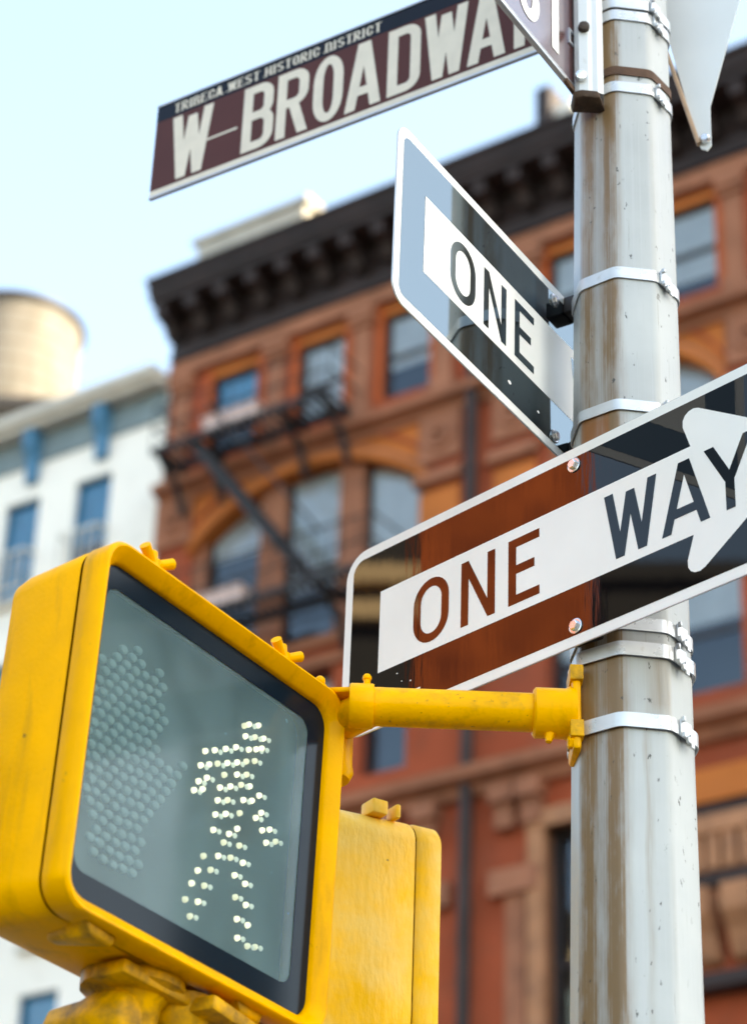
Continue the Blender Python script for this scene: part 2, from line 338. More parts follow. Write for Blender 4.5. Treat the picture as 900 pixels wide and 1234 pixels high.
def wall_grid(xs0, xs1, z0, z1, ops, y=0, depth=.35):
    b = MB(); xs = sorted({xs0, xs1, *[q for o in ops for q in o[:2]]}); zs = sorted({z0, z1, *[q for o in ops for q in o[2:]]})
    for i in range(len(xs) - 1):
        for j in range(len(zs) - 1):
            cx, cz = (xs[i] + xs[i + 1]) / 2, (zs[j] + zs[j + 1]) / 2
            if any(o[0] < cx < o[1] and o[2] < cz < o[3] for o in ops): continue
            b.add([(xs[i], y, zs[j]), (xs[i + 1], y, zs[j]), (xs[i + 1], y, zs[j + 1]), (xs[i], y, zs[j + 1])], [(0, 1, 2, 3)])
    for a, c, d, e in ops:
        q = [(a, d), (c, d), (c, e), (a, e)]
        for k in range(4):
            p, r = q[k], q[(k + 1) % 4]
            b.add([(p[0], y, p[1]), (r[0], y, r[1]), (r[0], y + depth, r[1]), (p[0], y + depth, p[1])], [(0, 1, 2, 3)])
    return b
def window(parent, a, c, d, e, y, mat='sash', blind=0, bmat='blind', t=.09, rail=.5):
    b = MB(); b.box(a, a + t, y, y + .12, d, e); b.box(c - t, c, y, y + .12, d, e); b.box(a + t, c - t, y, y + .12, d, d + t); b.box(a + t, c - t, y, y + .12, e - t, e)
    m = d + (e - d) * rail; b.box(a + t, c - t, y + .01, y + .11, m - .04, m + .04)
    w = b.put('window', mat, parent)
    for k, (p, q) in enumerate(((d + t, m - .04), (m + .04, e - t))):
        flat('pane', [(a + t, y + .05 + .02 * k, p), (c - t, y + .05 + .02 * k, p), (c - t, y + .05 + .02 * k, q), (a + t, y + .05 + .02 * k, q)], [(0, 1, 2, 3)], 'glass', w)
    if blind:
        MB().box(a + t, c - t, y + .085, y + .095, e - t - (e - d - 2 * t) * blind, e - t).put('blind', bmat, w)
    return w

# ------------------------------------------------------------------ red brick corner building
BB = tag(facade_frame('brick_building'), 'red brick and terracotta building with heavy dark bracketed cornice and fire escape', 'building')
top = [(-25.34, -24.23), (-23.23, -22.15), (-21.25, -20.2), (-17.66, -16.6), (-15.42, -14.33)]
arches = [(-25.55, -20.15), (-17.7, -14.25)]
far_w = [(-11.9 + 2.1 * k, -10.8 + 2.1 * k) for k in range(11)]
ops = [(a, c, 25.45, 27.5) for a, c in top] + [(a, c, 20.75, 24.75) for a, c in arches]
low = [(-25.2, -24.0), (-23.3, -22.1), (-21.5, -20.5), (-17.75, -16.55), (-15.6, -14.2)]
ops += [(a, c, 17.9, 20.2) for a, c in low]
low2 = [(-25.2, -24.0), (-23.3, -22.1), (-17.75, -16.2)]
ops += [(a, c, 11.8, 16.2) for a, c in low2]
ops += [(a, c, z, z + 2.2) for a, c in far_w for z in (25.3, 21.3, 17.6, 12.8, 8.6)]
b = wall_grid(-26.4, 11, 0, 28.6, ops)
b.add([(-26.4, 0, 0), (-26.4, 14, 0), (-26.4, 14, 28.6), (-26.4, 0, 28.6)], [(0, 1, 2, 3)])
b.add([(11, 0, 0), (11, 14, 0), (11, 14, 28.6), (11, 0, 28.6)], [(0, 1, 2, 3)])
b.add([(-26.4, 14, 0), (11, 14, 0), (11, 14, 28.6), (-26.4, 14, 28.6)], [(0, 1, 2, 3)])
b.put('wall', 'brick', BB)
MB().add([(-26.4, 0, 28.55), (11, 0, 28.55), (11, 14, 28.55), (-26.4, 14, 28.55)], [(0, 1, 2, 3)]).put('roof', 'roof', BB)
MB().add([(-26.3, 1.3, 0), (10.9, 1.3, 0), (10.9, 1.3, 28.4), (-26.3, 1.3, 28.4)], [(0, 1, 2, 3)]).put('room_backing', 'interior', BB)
# cornice: iron crown, soffit, frieze, brackets
def extrude_profile(prof, x0, x1): return MB().loft([[(x, y, z) for y, z in prof] for x in (x0, x1)])
extrude_profile([(.25, 28.95), (-.32, 28.95), (-.32, 28.98), (-.88, 29.0), (-.9, 29.14), (-.98, 29.18), (-1.0, 29.36), (-1.1, 29.42), (-1.1, 29.5), (.25, 29.56)], -26.42, 11.4).put('cornice', 'iron_cornice', BB)
extrude_profile([(.02, 28.02), (-.16, 28.02), (-.16, 28.1), (-.1, 28.13), (-.1, 28.55), (-.2, 28.6), (-.2, 28.95), (.02, 28.95)], -26.42, 11.2).put('frieze', 'iron_cornice', BB)
bk = extrude_profile([(-.2, 28.4), (-.34, 28.42), (-.5, 28.66), (-.78, 28.74), (-.82, 28.96), (-.2, 28.96)], -.13, .13).put('bracket', 'iron_cornice', BB)
bk.location = (-26.22, 0, 0)
for k in range(1, 50): share(bk, 'bracket', BB, (-26.22 + .752 * k, 0, 0))
# top floor: stone lintel band, colonnettes, window heads whose orange paints in warm bounce light
extrude_profile([(.05, 27.62), (-.14, 27.62), (-.14, 27.9), (-.06, 28.02), (.05, 28.02)], -26.4, 11).put('lintel_band', 'stone', BB)
for s in (-26.05, -23.73, -21.7, -19.86, -18.0, -16.0, -13.95):
    b = MB(); w = .24
    b.box(s - w, s + w, -.16, .1, 25.1, 25.45); b.box(s - w * .75, s + w * .75, -.1, .1, 25.45, 27.2); b.box(s - w, s + w, -.17, .1, 27.2, 27.34); b.box(s - w * 1.15, s + w * 1.15, -.22, .1, 27.34, 27.62)
    b.put('colonnette', 'stone', BB)
for k, (a, c) in enumerate(top):
    MB().box(a - .16, a, -.02, .3, 25.42, 27.62).put('jamb', 'sash', BB); MB().box(c, c + .16, -.02, .3, 25.42, 27.62).put('jamb', 'sash', BB)
    MB().box(a, c, .0, .34, 27.36, 27.6).put('window_head', 'terra', BB)
    window(BB, a, c, 25.45, 27.36, .1, 'sash_dark', (.5, .85, .62, .85, .8)[k], 'blind' if k else 'blue_blind', t=.06)
# sill ledge
extrude_profile([(.05, 24.66), (-.1, 24.66), (-.14, 24.8), (-.34, 24.86), (-.36, 25.02), (-.26, 25.1), (.05, 25.12)], -26.4, 11).put('sill_ledge', 'stone', BB)
# arches
def arch_z(s, a, c, z0=23.35, rise=1.1):
    h = (c - a) / 2; rad = (h * h + rise * rise) / (2 * rise); return z0 + rise - rad + math.sqrt(max(0, rad * rad - (s - a - h) ** 2))
for gi, (a, c) in enumerate(arches):
    n = 24; X = [a + (c - a) * i / n for i in range(n + 1)]; Z = [arch_z(s, a, c) for s in X]
    b = MB()
    for i in range(n):
        p = (X[i], X[i + 1]); q = (Z[i], Z[i + 1])
        b.add([(p[0], -.03, q[0]), (p[1], -.03, q[1]), (p[1], -.03, 24.8), (p[0], -.03, 24.8), (p[0], .4, q[0]), (p[1], .4, q[1]), (p[1], .4, 24.8), (p[0], .4, 24.8)], [(0, 1, 2, 3), (0, 4, 5, 1), (4, 7, 6, 5)])
    b.put('spandrel', 'terra', BB)
    for lo, hi, y, mat, nm in ((0, .16, -.16, 'terra', 'arch_moulding'), (.16, .26, -.1, 'stone', 'arch_moulding'), (.55, .64, -.08, 'brick', 'arch_moulding')):
        b = MB(); L = []
        for i in range(n + 1):
            if Z[i] + hi > 24.79: hi2 = 24.79
            else: hi2 = Z[i] + hi
            lo2 = min(Z[i] + lo, 24.78); L.append([(X[i], y, lo2), (X[i], .0, lo2), (X[i], .0, hi2), (X[i], y, hi2)])
        b.loft(L); b.put(nm, mat, BB)
    m = 2 if gi == 0 else 1
    cuts = [(-25.55, -25.25), (-23.95, -23.42), (-22.16, -21.62), (-20.36, -20.15)] if gi == 0 else [(-17.7, -17.45), (-16.2, -15.7), (-14.5, -14.25)]
    for p, q in cuts: MB().box(p, q, .06, .45, 20.75, 24.6).put('mullion', 'stone', BB)
    for i in range(len(cuts) - 1):
        window(BB, cuts[i][1], cuts[i + 1][0], 20.95, 24.5, 0.2, 'sash_dark', (.35, .7, .92)[(i + gi) % 3] if gi == 0 else .7, 'blind', t=.06, rail=.42)
    MB().box(a, c, -.12, .4, 20.6, 20.78).put('sill', 'stone', BB)
# rosette piers
ros = MB(); ros.box(-.44, .44, -.1, .02, -.5, .5)
for rr, y0, y1 in ((.3, -.17, -.1), (.13, -.2, -.1)):
    ros.loft([[(math.cos(t) * q, y, math.sin(t) * q) for t in [2 * pi * i / 18 for i in range(18)]] for q, y in ((rr, y1), (rr, y0), (rr * .6, y0), (rr * .55, y1 + .01))])
r1 = ros.put('rosette', 'stone', BB); r1.location = (-19.9, 0, 24.2)
for s in (-18.35, -26.0, -13.75): share(r1, 'rosette', BB, (s, 0, 24.2))
for s in (-19.9, -18.35, -13.75):
    extrude_profile([(.02, 23.2), (-.18, 23.22), (-.2, 23.36), (-.1, 23.5), (.02, 23.5)], s - .5, s + .5).put('pier_band', 'stone', BB)
    MB().box(s - .42, s + .42, -.05, .02, 20.9, 23.1).put('pier_panel', 'terra', BB)
MB().tube((-19.15, -.2, .2), (-19.15, -.2, 27.9), .11).put('downspout', 'iron_cornice', BB)
# floor below the arches
for k, (a, c) in enumerate(low): window(BB, a, c, 17.9, 20.2, .25, 'sash_dark', .4)
extrude_profile([(.02, 20.2), (-.1, 20.2), (-.12, 20.4), (.02, 20.42)], -26.4, -12.5).put('lintel_band', 'stone', BB)
extrude_profile([(.05, 16.98), (-.14, 17.0), (-.2, 17.16), (-.42, 17.24), (-.45, 17.42), (-.3, 17.5), (.05, 17.54)], -26.4, 11).put('string_ledge', 'stone', BB)
for s in (-20.75, -19.95, -18.45, -17.95):
    b = MB(); b.box(s - .22, s + .22, -.32, .02, 16.72, 17.02); b.box(s - .17, s + .17, -.2, .02, 16.3, 16.72); b.put('corbel', 'stone', BB)
for s0, s1 in ((-21.0, -19.5), (-18.75, -17.85)):
    MB().box(s0, s1, -.16, .02, 15.2, 15.62).put('pier_band', 'stone', BB)
    MB().box((s0 + s1) / 2 - .18, (s0 + s1) / 2 + .18, -.06, .02, 11.5, 15.2).put('pier_panel', 'stone', BB)
for a, c in low2:
    b = MB(); b.box(a - .3, a, -.12, .2, 11.8, 16.2); b.box(c, c + .3, -.12, .2, 11.8, 16.2); b.box(a - .3, c + .3, -.14, .2, 16.2, 16.5); b.put('window_surround', 'pale_stone', BB)
    window(BB, a, c, 11.8, 16.2, .2, 'sash_dark', .0)
# carved stone bay beside the pier
b = MB(); s0, s1 = -15.7, -13.2
b.box(s0, s1, -.12, .02, 16.0, 16.55); b.put('bay_lintel', 'terra', BB)
MB().box(s0 + .1, s1, -.06, .02, 15.75, 15.98).put('bay_recess', 'iron_cornice', BB)  # raised dark strip, its colour standing in for a shaded recess
b = MB(); b.box(s0, s1 - .1, -.3, .02, 15.42, 15.7)
for k in range(9): b.box(s0 + .05 + .27 * k, s0 + .24 + .27 * k, -.26, .02, 14.86, 15.42)
b.box(s0, s1 - .1, -.2, .02, 14.84, 14.9); b.put('balustrade', 'pale_stone', BB)
MB().box(s0, s1, -.24, .02, 14.62, 14.8).put('bay_recess', 'iron_cornice', BB)
for s in (-15.0, -14.3, -13.6):
    extrude_profile([(.02, 13.4), (-.16, 13.5), (-.3, 13.85), (-.5, 14.1), (-.52, 14.5), (.02, 14.5)], s - .24, s + .24).put('console', 'pale_stone', BB)
MB().box(s0, s1, -.4, .02, 13.0, 13.22).put('bay_ledge', 'iron_cornice', BB)
for k, (a, c) in enumerate(far_w):
    for z in (25.3, 21.3, 17.6): window(BB, a, c, z, z + 2.2, .25, 'sash_dark', (k * 7 % 5) / 6)
# rooftop pieces
rb = tag(facade_frame('roof_bulkhead'), 'low cream rooftop bulkhead behind the dark cornice', 'bulkhead')
MB().box(-26.5, -23.7, .5, 2.6, 28.6, 31.4).put('bulkhead_wall', 'bulkhead', rb, bevel=.03); MB().box(-26.6, -23.6, .42, 2.7, 31.4, 31.52).put('coping', 'bulkhead', rb)
ch = tag(facade_frame('chimney'), 'small cream chimney with dark flue on the brick building roof', 'chimney')
MB().box(-17.95, -17.5, .7, 1.3, 28.6, 31.5).put('stack', 'white_trim', ch, bevel=.02); MB().box(-18.3, -17.98, .6, 1.2, 28.6, 32.0).put('flue', 'iron_cornice', ch)

# ------------------------------------------------------------------ fire escape
FE = tag(facade_frame('fire_escape'), 'black iron fire escape with slanting stair on the red brick front', 'fire escape')
def platform(s0, s1, z, name='platform'):
    b = MB(); n = int((s1 - s0) / .17)
    for k in range(n + 1): s = s0 + (s1 - s0) * k / n; b.box(s - .03, s + .03, -1.05, -.4, z - .04, z)
    b.box(s0, s1, -1.1, -1.04, z - .12, z + .02); b.box(s0, s1, -.42, -.36, z - .16, z + .02); p = b.put(name, 'iron', FE)
    b = MB()
    for h in (.45, .95): b.tube((s0, -1.08, z + h), (s1, -1.08, z + h), .022, n=8); b.tube((s0, -1.08, z + h), (s0, -.1, z + h), .022, n=8); b.tube((s1, -1.08, z + h), (s1, -.1, z + h), .022, n=8)
    m = int((s1 - s0) / .3)
    for k in range(m + 1): s = s0 + (s1 - s0) * k / m; b.tube((s, -1.08, z), (s, -1.08, z + .95), .012, n=6)
    b.put('railing', 'iron', FE)
    for s in (s0 + .15, s0 + 1.1, s1 - 1.1, s1 - .15):
        b = MB(); pts = [(-1.05, z - .06), (-.75, z - .3), (-.38, z - .55), (-.16, z - 1.05)]
        for i in range(3): b.bar((s, *pts[i]), (s, *pts[i + 1]), .11, .1)
        b.bar((s, -1.05, z - .12), (s, 0, z - .12), .08, .1); b.put('bracket', 'iron', FE)
platform(-25.85, -21.7, 25.28); platform(-25.2, -20.6, 21.38)
b = MB()
for y in (-.98, -.66): b.bar((-24.9, y, 25.2), (-21.95, y, 21.4), .06, .2)
for k in range(1, 15): t = k / 15; b.box(-24.9 + 2.95 * t - .13, -24.9 + 2.95 * t + .13, -.98, -.66, 25.2 - 3.8 * t - .03, 25.2 - 3.8 * t)
b.put('stair', 'iron', FE)
b = MB(); b.tube((-24.7, -1.02, 26.1), (-21.75, -1.02, 22.3), .028, n=8); b.put('handrail', 'iron', FE)
for s0, s1, z, nm in ((-24.7, -23.45, 25.31, 'upper'), (-24.75, -23.5, 21.42, 'lower')):
    wb = facade_frame('window_box'); tag(wb, f'long pale pink window box on the {nm} fire escape platform', 'window box')
    MB().box(s0, s1, -1.0, -.72, z, z + .3).put('trough', 'planter', wb, bevel=.02); MB().box(s0 - .03, s1 + .03, -1.03, -.69, z + .3, z + .34).put('rim', 'planter', wb)

# ------------------------------------------------------------------ white building
WB = tag(facade_frame('white_building'), 'white painted building with blue cornice brackets and blue windows', 'building')
ws = [(-28.74 - 1.9 * k, -27.78 - 1.9 * k) for k in range(8)]; wz = [23.65, 19.9, 16.2, 12.9, 9.2]
wops = [(a, c, z, z + 2.35) for a, c in ws for z in wz]
b = wall_grid(-45, -26.45, 0, 27.75, wops, depth=.3); b.add([(-45, 0, 0), (-45, 13, 0), (-45, 13, 27.75), (-45, 0, 27.75)], [(0, 1, 2, 3)]); b.put('wall', 'white_wall', WB)
MB().add([(-45, .3, 27.6), (-26.45, .3, 27.6), (-26.45, 13, 27.6), (-45, 13, 27.6)], [(0, 1, 2, 3)]).put('roof', 'roof', WB)
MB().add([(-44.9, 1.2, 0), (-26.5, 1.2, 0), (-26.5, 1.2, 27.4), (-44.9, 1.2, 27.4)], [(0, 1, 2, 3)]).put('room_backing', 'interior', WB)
for i, (a, c) in enumerate(ws):
    for j, z in enumerate(wz):
        w = window(WB, a, c, z, z + 2.35, .1, 'blue_trim', .95 if (i + j) % 3 else .6, 'blue_blind', t=.045)
        if j < 3 and i < 4:
            b = MB(); b.box(a - .08, c + .08, -.14, .02, z - .14, z); b.put('sill', 'white_trim', WB)
            b = MB(); b.box(a - .05, c + .05, -.3, -.27, z + .95, z + 1.0); b.box(a - .05, c + .05, -.3, -.27, z + .1, z + .15)
            for k in range(5): s = a + (c - a) * k / 4; b.box(s - .012, s + .012, -.3, -.275, z + .1, z + 1.0)
            b.box(a - .05, a - .02, -.3, .01, z + .95, z + 1.0); b.box(c + .02, c + .05, -.3, .01, z + .95, z + 1.0); b.put('window_guard', 'white_trim', WB)
extrude_profile([(.3, 27.5), (-.38, 27.5), (-.42, 27.6), (-.55, 27.64), (-.58, 27.82), (.3, 27.86)], -45, -26.5).put('cornice', 'white_trim', WB)
MB().box(-45, -26.5, -.05, .02, 26.8, 27.5).put('frieze', 'teal_panel', WB)
bk = extrude_profile([(-.05, 26.3), (-.13, 26.36), (-.17, 26.85), (-.34, 27.1), (-.36, 27.5), (-.05, 27.5)], -.15, .15).put('bracket', 'blue_trim', WB); bk.location = (-28.05, 0, 0)
for k in range(1, 9): share(bk, 'bracket', WB, (-28.05 - 1.86 * k, 0, 0))

# ------------------------------------------------------------------ building far behind with the water tank
RB = tag(empty('rear_building', (-12, 66, 0)), 'tall tan block behind the white building carrying the water tank', 'building')
rops = [(-9 + 2.5 * i, -7.8 + 2.5 * i, 2 + 3.6 * j, 4.2 + 3.6 * j) for i in range(7) for j in range(9)]
b = wall_grid(-10, 9, 0, 35.1, rops, y=-7); b.box(-10, 9, -6.6, 6, 0, 35.0); b.put('wall', 'white_trim', RB)
TK = tag(empty('water_tank', (-11.3, 61.0, 35.0)), 'weathered wooden rooftop water tank with a dark low roof', 'water tank')
b = MB(); n = 40
prof = [(2.02, 4.4), (2.02, 8.2)]; b.lathe((0, 0, 0), prof, n); b.put('barrel', 'wood', TK, smooth=True)
for k in range(6):
    MB().lathe((0, 0, 4.7 + .6 * k), [(2.03, 0), (2.03, .025)], n).put('hoop', 'rust', TK)
MB().lathe((0, 0, 8.2), [(2.14, -.04), (2.14, .1), (.1, 1.1)], n).put('tank_roof', 'iron_cornice', TK)
MB().box(-2.2, 2.2, -2.2, 2.2, 4.1, 4.4).put('deck', 'iron', TK)
for sx in (-1, 1):
    for sy in (-1, 1): MB().box(sx * 1.7 - .12, sx * 1.7 + .12, sy * 1.7 - .12, sy * 1.7 + .12, 0, 4.1).put('leg', 'iron', TK)

# ------------------------------------------------------------------ buildings across the street, outside the frame: sunlit, mirrored in the glossy signs; one added to block the sun
LB = tag(empty('corner_building', (-40, 2.9, 0)), 'sunlit red brick corner block with honey stone bands across the side street', 'building')
lops = [(-1, 1, 3, 5)]
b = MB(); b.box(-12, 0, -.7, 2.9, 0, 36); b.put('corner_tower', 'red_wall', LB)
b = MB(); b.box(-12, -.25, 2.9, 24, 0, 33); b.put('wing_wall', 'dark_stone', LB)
for z, h in ((14.6, .45), (18.7, .5), (24.25, .42), (25.1, .42), (31, .5)):
    MB().box(-.25, .12, 2.92, 24, z, z + h).put('stone_band', 'gold_stone', LB)
for k in range(8):
    for z in (15.6, 19.6, 27.8): 
        MB().box(-.3, -.18, 4.2 + 2.4 * k, 5.4 + 2.4 * k, z, z + 2).put('window', 'teal_panel', LB)
NB = tag(empty('loft_building', (.35 + 28 * math.sin(R(SUN_AZ)), 2.8 + 28 * math.cos(R(SUN_AZ)), 0), (0, 0, R(-SUN_AZ))), 'tall tan loft building on the sunny side that shades the street corner', 'building')  # unseen block added towards the sun to shade pole, signs and signals
nops = [(-5.2 + 2.7 * i, -3.6 + 2.7 * i, 4.5 + 3.9 * j, 6.9 + 3.9 * j) for i in range(4) for j in range(7)]
b = wall_grid(-6, 6.5, 0, 33, [], y=0); b.box(-6, 6.5, .02, 16, 0, 32.9); b.put('wall', 'white_trim', NB)
for a, c, d, e in nops: MB().box(a, c, -.06, .01, d, e).put('window', 'teal_panel', NB)
MB().box(-6.4, 6.9, -.5, 16.4, 33, 33.7).put('cornice', 'white_trim', NB)
DB = tag(empty('warehouse', (-70, -11, 0)), 'long dark stone warehouse further down the side street', 'building')
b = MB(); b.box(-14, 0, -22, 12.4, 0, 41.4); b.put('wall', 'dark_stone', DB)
MB().box(-14.3, .4, -22.3, 12.7, 41.4, 42.1).put('cornice', 'dark_stone', DB)
for k in range(8):
    for z in (20, 24.5, 29, 33.5): MB().box(-.05, .06, -20 + 3.6 * k, -18.4 + 3.6 * k, z, z + 2.4).put('window', 'teal_panel', DB)

# ================================================================== POLE
POLE = tag(empty('sign_pole', (.3306, 2.827, 0), (0, .007, 0)), 'octagonal galvanised steel pole with rust streaks and steel straps', 'pole')
PHI = R(-97.15 - 9.4)
def pole_r(z): return (.1675 - (z - 2.54) * .0132) / 2 / .985
def octo(rad, z, off=0, rc=.008, k0=0, k1=8, closed=True, n=3):
    """octagon with rounded corners; off = outward offset"""
    rad = rad + off / math.cos(R(22.5)); V = [Vector((rad * math.cos(PHI + R(45 * k)), rad * math.sin(PHI + R(45 * k)), 0)) for k in range(8)]
    out = []; us = []
    ks = range(k0, k1) if closed else range(k0, k1 + 1)
    for k in ks:
        p = V[k % 8]; a = (V[(k - 1) % 8] - p).normalized(); c = (V[(k + 1) % 8] - p).normalized()
        d = rc + off * .4; s, e = p + a * d, p + c * d
        for i in range(n + 1):
            t = i / n; q = s * (1 - t) ** 2 + p * 2 * t * (1 - t) + e * t * t
            out.append((q.x, q.y, z)); us.append(k + (t - .5) * .16)
    return out, us
def pole_material():
    m = material('galvanised_pole', (.40, .425, .435), .42, metal=0, var=.10, vscale=9, rvar=.08)
    t = m.node_tree; b = t.nodes['Principled BSDF']; N = t.nodes.new; L = t.links.new
    uv = N('ShaderNodeUVMap'); sp = N('ShaderNodeSeparateXYZ'); L(uv.outputs[0], sp.inputs[0])
    def math_(op, a, c=None):
        n = N('ShaderNodeMath'); n.operation = op
        for i, q in enumerate((a, c)):
            if q is None: continue
            if isinstance(q, (int, float)): n.inputs[i].default_value = q
            else: L(q, n.inputs[i])
        return n.outputs[0]
    def noise(su, sv, scale, detail=5, seed=0):
        mp = N('ShaderNodeMapping'); mp.inputs['Scale'].default_value = (su, sv, 1); mp.inputs['Location'].default_value = (seed, seed, 0)
        L(uv.outputs[0], mp.inputs[0]); n = N('ShaderNodeTexNoise'); n.inputs['Scale'].default_value = scale; n.inputs['Detail'].default_value = detail
        n.inputs['Roughness'].default_value = .6; L(mp.outputs[0], n.inputs['Vector']); return n.outputs[0]
    def ramp(x, stops):
        n = N('ShaderNodeValToRGB'); e = n.color_ramp.elements
        while len(e) > 1: e.remove(e[0])
        e[0].position, c = stops[0][0], stops[0][1]; e[0].color = (c, c, c, 1)
        for p, c in stops[1:]: q = e.new(p); q.color = (c, c, c, 1)
        L(x, n.inputs[0]); return n.outputs[0]
    def over(col, fac):
        mx = N('ShaderNodeMix'); mx.data_type = 'RGBA'; mx.inputs[7].default_value = (*col, 1); src = b.inputs['Base Color'].links[0].from_socket
        L(src, mx.inputs[6]); L(fac, mx.inputs[0]); L(mx.outputs[2], b.inputs['Base Color'])
    wob = math_('ADD', math_('MULTIPLY', math_('SUBTRACT', noise(.8, 1.2, 3, 3), .5), .35), math_('MULTIPLY', math_('SUBTRACT', noise(2, 4, 2.5, 4, 77), .5), .16))
    un = math_('DIVIDE', math_('ADD', sp.outputs[0], wob), 8)        # facet coordinate 0..1 round the pole
    zn = math_('DIVIDE', sp.outputs[1], 8)                            # height / 8 m
    sc3 = noise(7, .3, 3, 4, 51); over((.42, .44, .46), ramp(sc3, [(0, 0), (.5, 0), (.62, .5), (1, .6)]))
    # broad rust-brown wash on the front-left face, two darker runs inside it, a thin run on the front-right face low down
    f = 1 / 8
    band = ramp(un, [(0, .6), (.012, .25), (.03, .0), (.86, 0), (.88, .7), (.90, .95), (.915, .8), (.935, .38), (.955, .5), (.975, 1), (.99, .95), (1, .75)])
    zfade = ramp(zn, [(.29, .95), (.362, .8), (.364, 1.0), (.379, .9), (.380, .75), (.405, .9), (.424, 1), (.4245, .55), (.44, .75), (.452, .9), (.453, .55), (.48, .72), (.492, .95), (.4925, 1), (.54, .8)])
    fine = ramp(noise(6, .22, 5, 7, 3), [(0, .55), (.4, .68), (.58, 1), (1, 1)])
    blot = ramp(noise(1.6, 5, 3, 7, 63), [(0, .55), (.35, .65), (.6, 1), (1, 1)])
    stain = math_('MULTIPLY', math_('MULTIPLY', math_('MULTIPLY', band, zfade), fine), blot)
    over((.175, .088, .02), math_('MINIMUM', math_('MULTIPLY', stain, 1.75), .93))
    b2 = ramp(un, [(0, 0), (.055, 0), (.066, .9), (.074, .3), (.083, .0), (1, 0)])
    z2 = ramp(zn, [(.30, .15), (.335, .7), (.3625, 1), (.364, .2), (.40, 0), (1, 0)])
    over((.20, .125, .05), math_('MULTIPLY', math_('MULTIPLY', b2, z2), noise(4, .5, 5, 4, 9)))
    # between the lower straps the whole front is brown; orange rust under the strap above the sign
    z3 = ramp(zn, [(.3645, 0), (.3655, .85), (.376, .75), (.377, 0), (1, 0)]); b3 = ramp(un, [(0, .55), (.02, .2), (.06, .1), (.1, .75), (.125, .5), (.135, 0), (.87, 0), (.88, 1), (1, .8)])
    over((.19, .115, .045), math_('MULTIPLY', math_('MULTIPLY', z3, b3), math_('ADD', noise(3, 2, 6, 5, 4), .35)))
    z4 = ramp(zn, [(.408, 0), (.412, .9), (.423, .95), (.4238, 0), (1, 0)]); b4 = ramp(un, [(0, 0), (.87, 0), (.88, 1), (.975, 1), (.985, 0), (1, 0)])
    over((.26, .085, .015), math_('MULTIPLY', math_('MULTIPLY', z4, b4), math_('ADD', noise(3, 2, 8, 5, 14), .3)))
    z5 = ramp(zn, [(.4965, 0), (.4985, .9), (.513, .9), (.514, 0), (1, 0)]); b5 = ramp(un, [(0, .2), (.01, 0), (.87, 0), (.90, 1), (.95, 1), (.97, .5), (1, .3)])
    over((.20, .11, .03), math_('MULTIPLY', math_('MULTIPLY', z5, b5), math_('ADD', noise(4, 3, 9, 6, 24), .25)))
    # black scuffs and pits
    sc = noise(1.2, 9, 5, 8, 31); over((.03, .028, .025), math_('MULTIPLY', ramp(sc, [(0, 0), (.63, 0), (.66, .85), (1, .9)]), ramp(noise(1, 1.5, 2, 2, 91), [(0, 0), (.48, 0), (.56, 1), (1, 1)])))
    sc2 = noise(6, 2.2, 4, 8, 41); over((.10, .085, .06), ramp(sc2, [(0, 0), (.64, 0), (.72, .55), (1, .6)]))
    return m
MT['pole'] = pole_material()
zs = [0] + [.3 + .25 * i for i in range(30)]
rings = [octo(pole_r(z), z) for z in zs]; V = [p for r, _ in rings for p in r]; n = len(rings[0][0]); F = []; UVs = []
for i in range(len(zs) - 1):
    for j in range(n):
        k = (j + 1) % n; F.append((i * n + j, i * n + k, (i + 1) * n + k, (i + 1) * n + j))
        ua = rings[0][1][j] % 8; ub = rings[0][1][k] % 8
        if ub < ua: ub += 8
        UVs.append([(ua, zs[i]), (ub, zs[i]), (ub, zs[i + 1]), (ua, zs[i + 1])])
me = bpy.data.meshes.new('shaft'); me.from_pydata(V, [], F); uvl = me.uv_layers.new(name='UVMap')
for p, q in zip(me.polygons, UVs):
    p.use_smooth = True
    for li, c in zip(p.loop_indices, q): uvl.data[li].uv = c
me.materials.append(MT['pole']); shaft = bpy.data.objects.new('shaft', me); COL.objects.link(shaft); shaft.parent = POLE
b = MB(); b.lathe((0, 0, 0), [(.19, .12), (.19, .16), (.15, .2), (.11, .42), (.1, .44)], 8); b.put('base_collar', 'alu_dull', POLE)

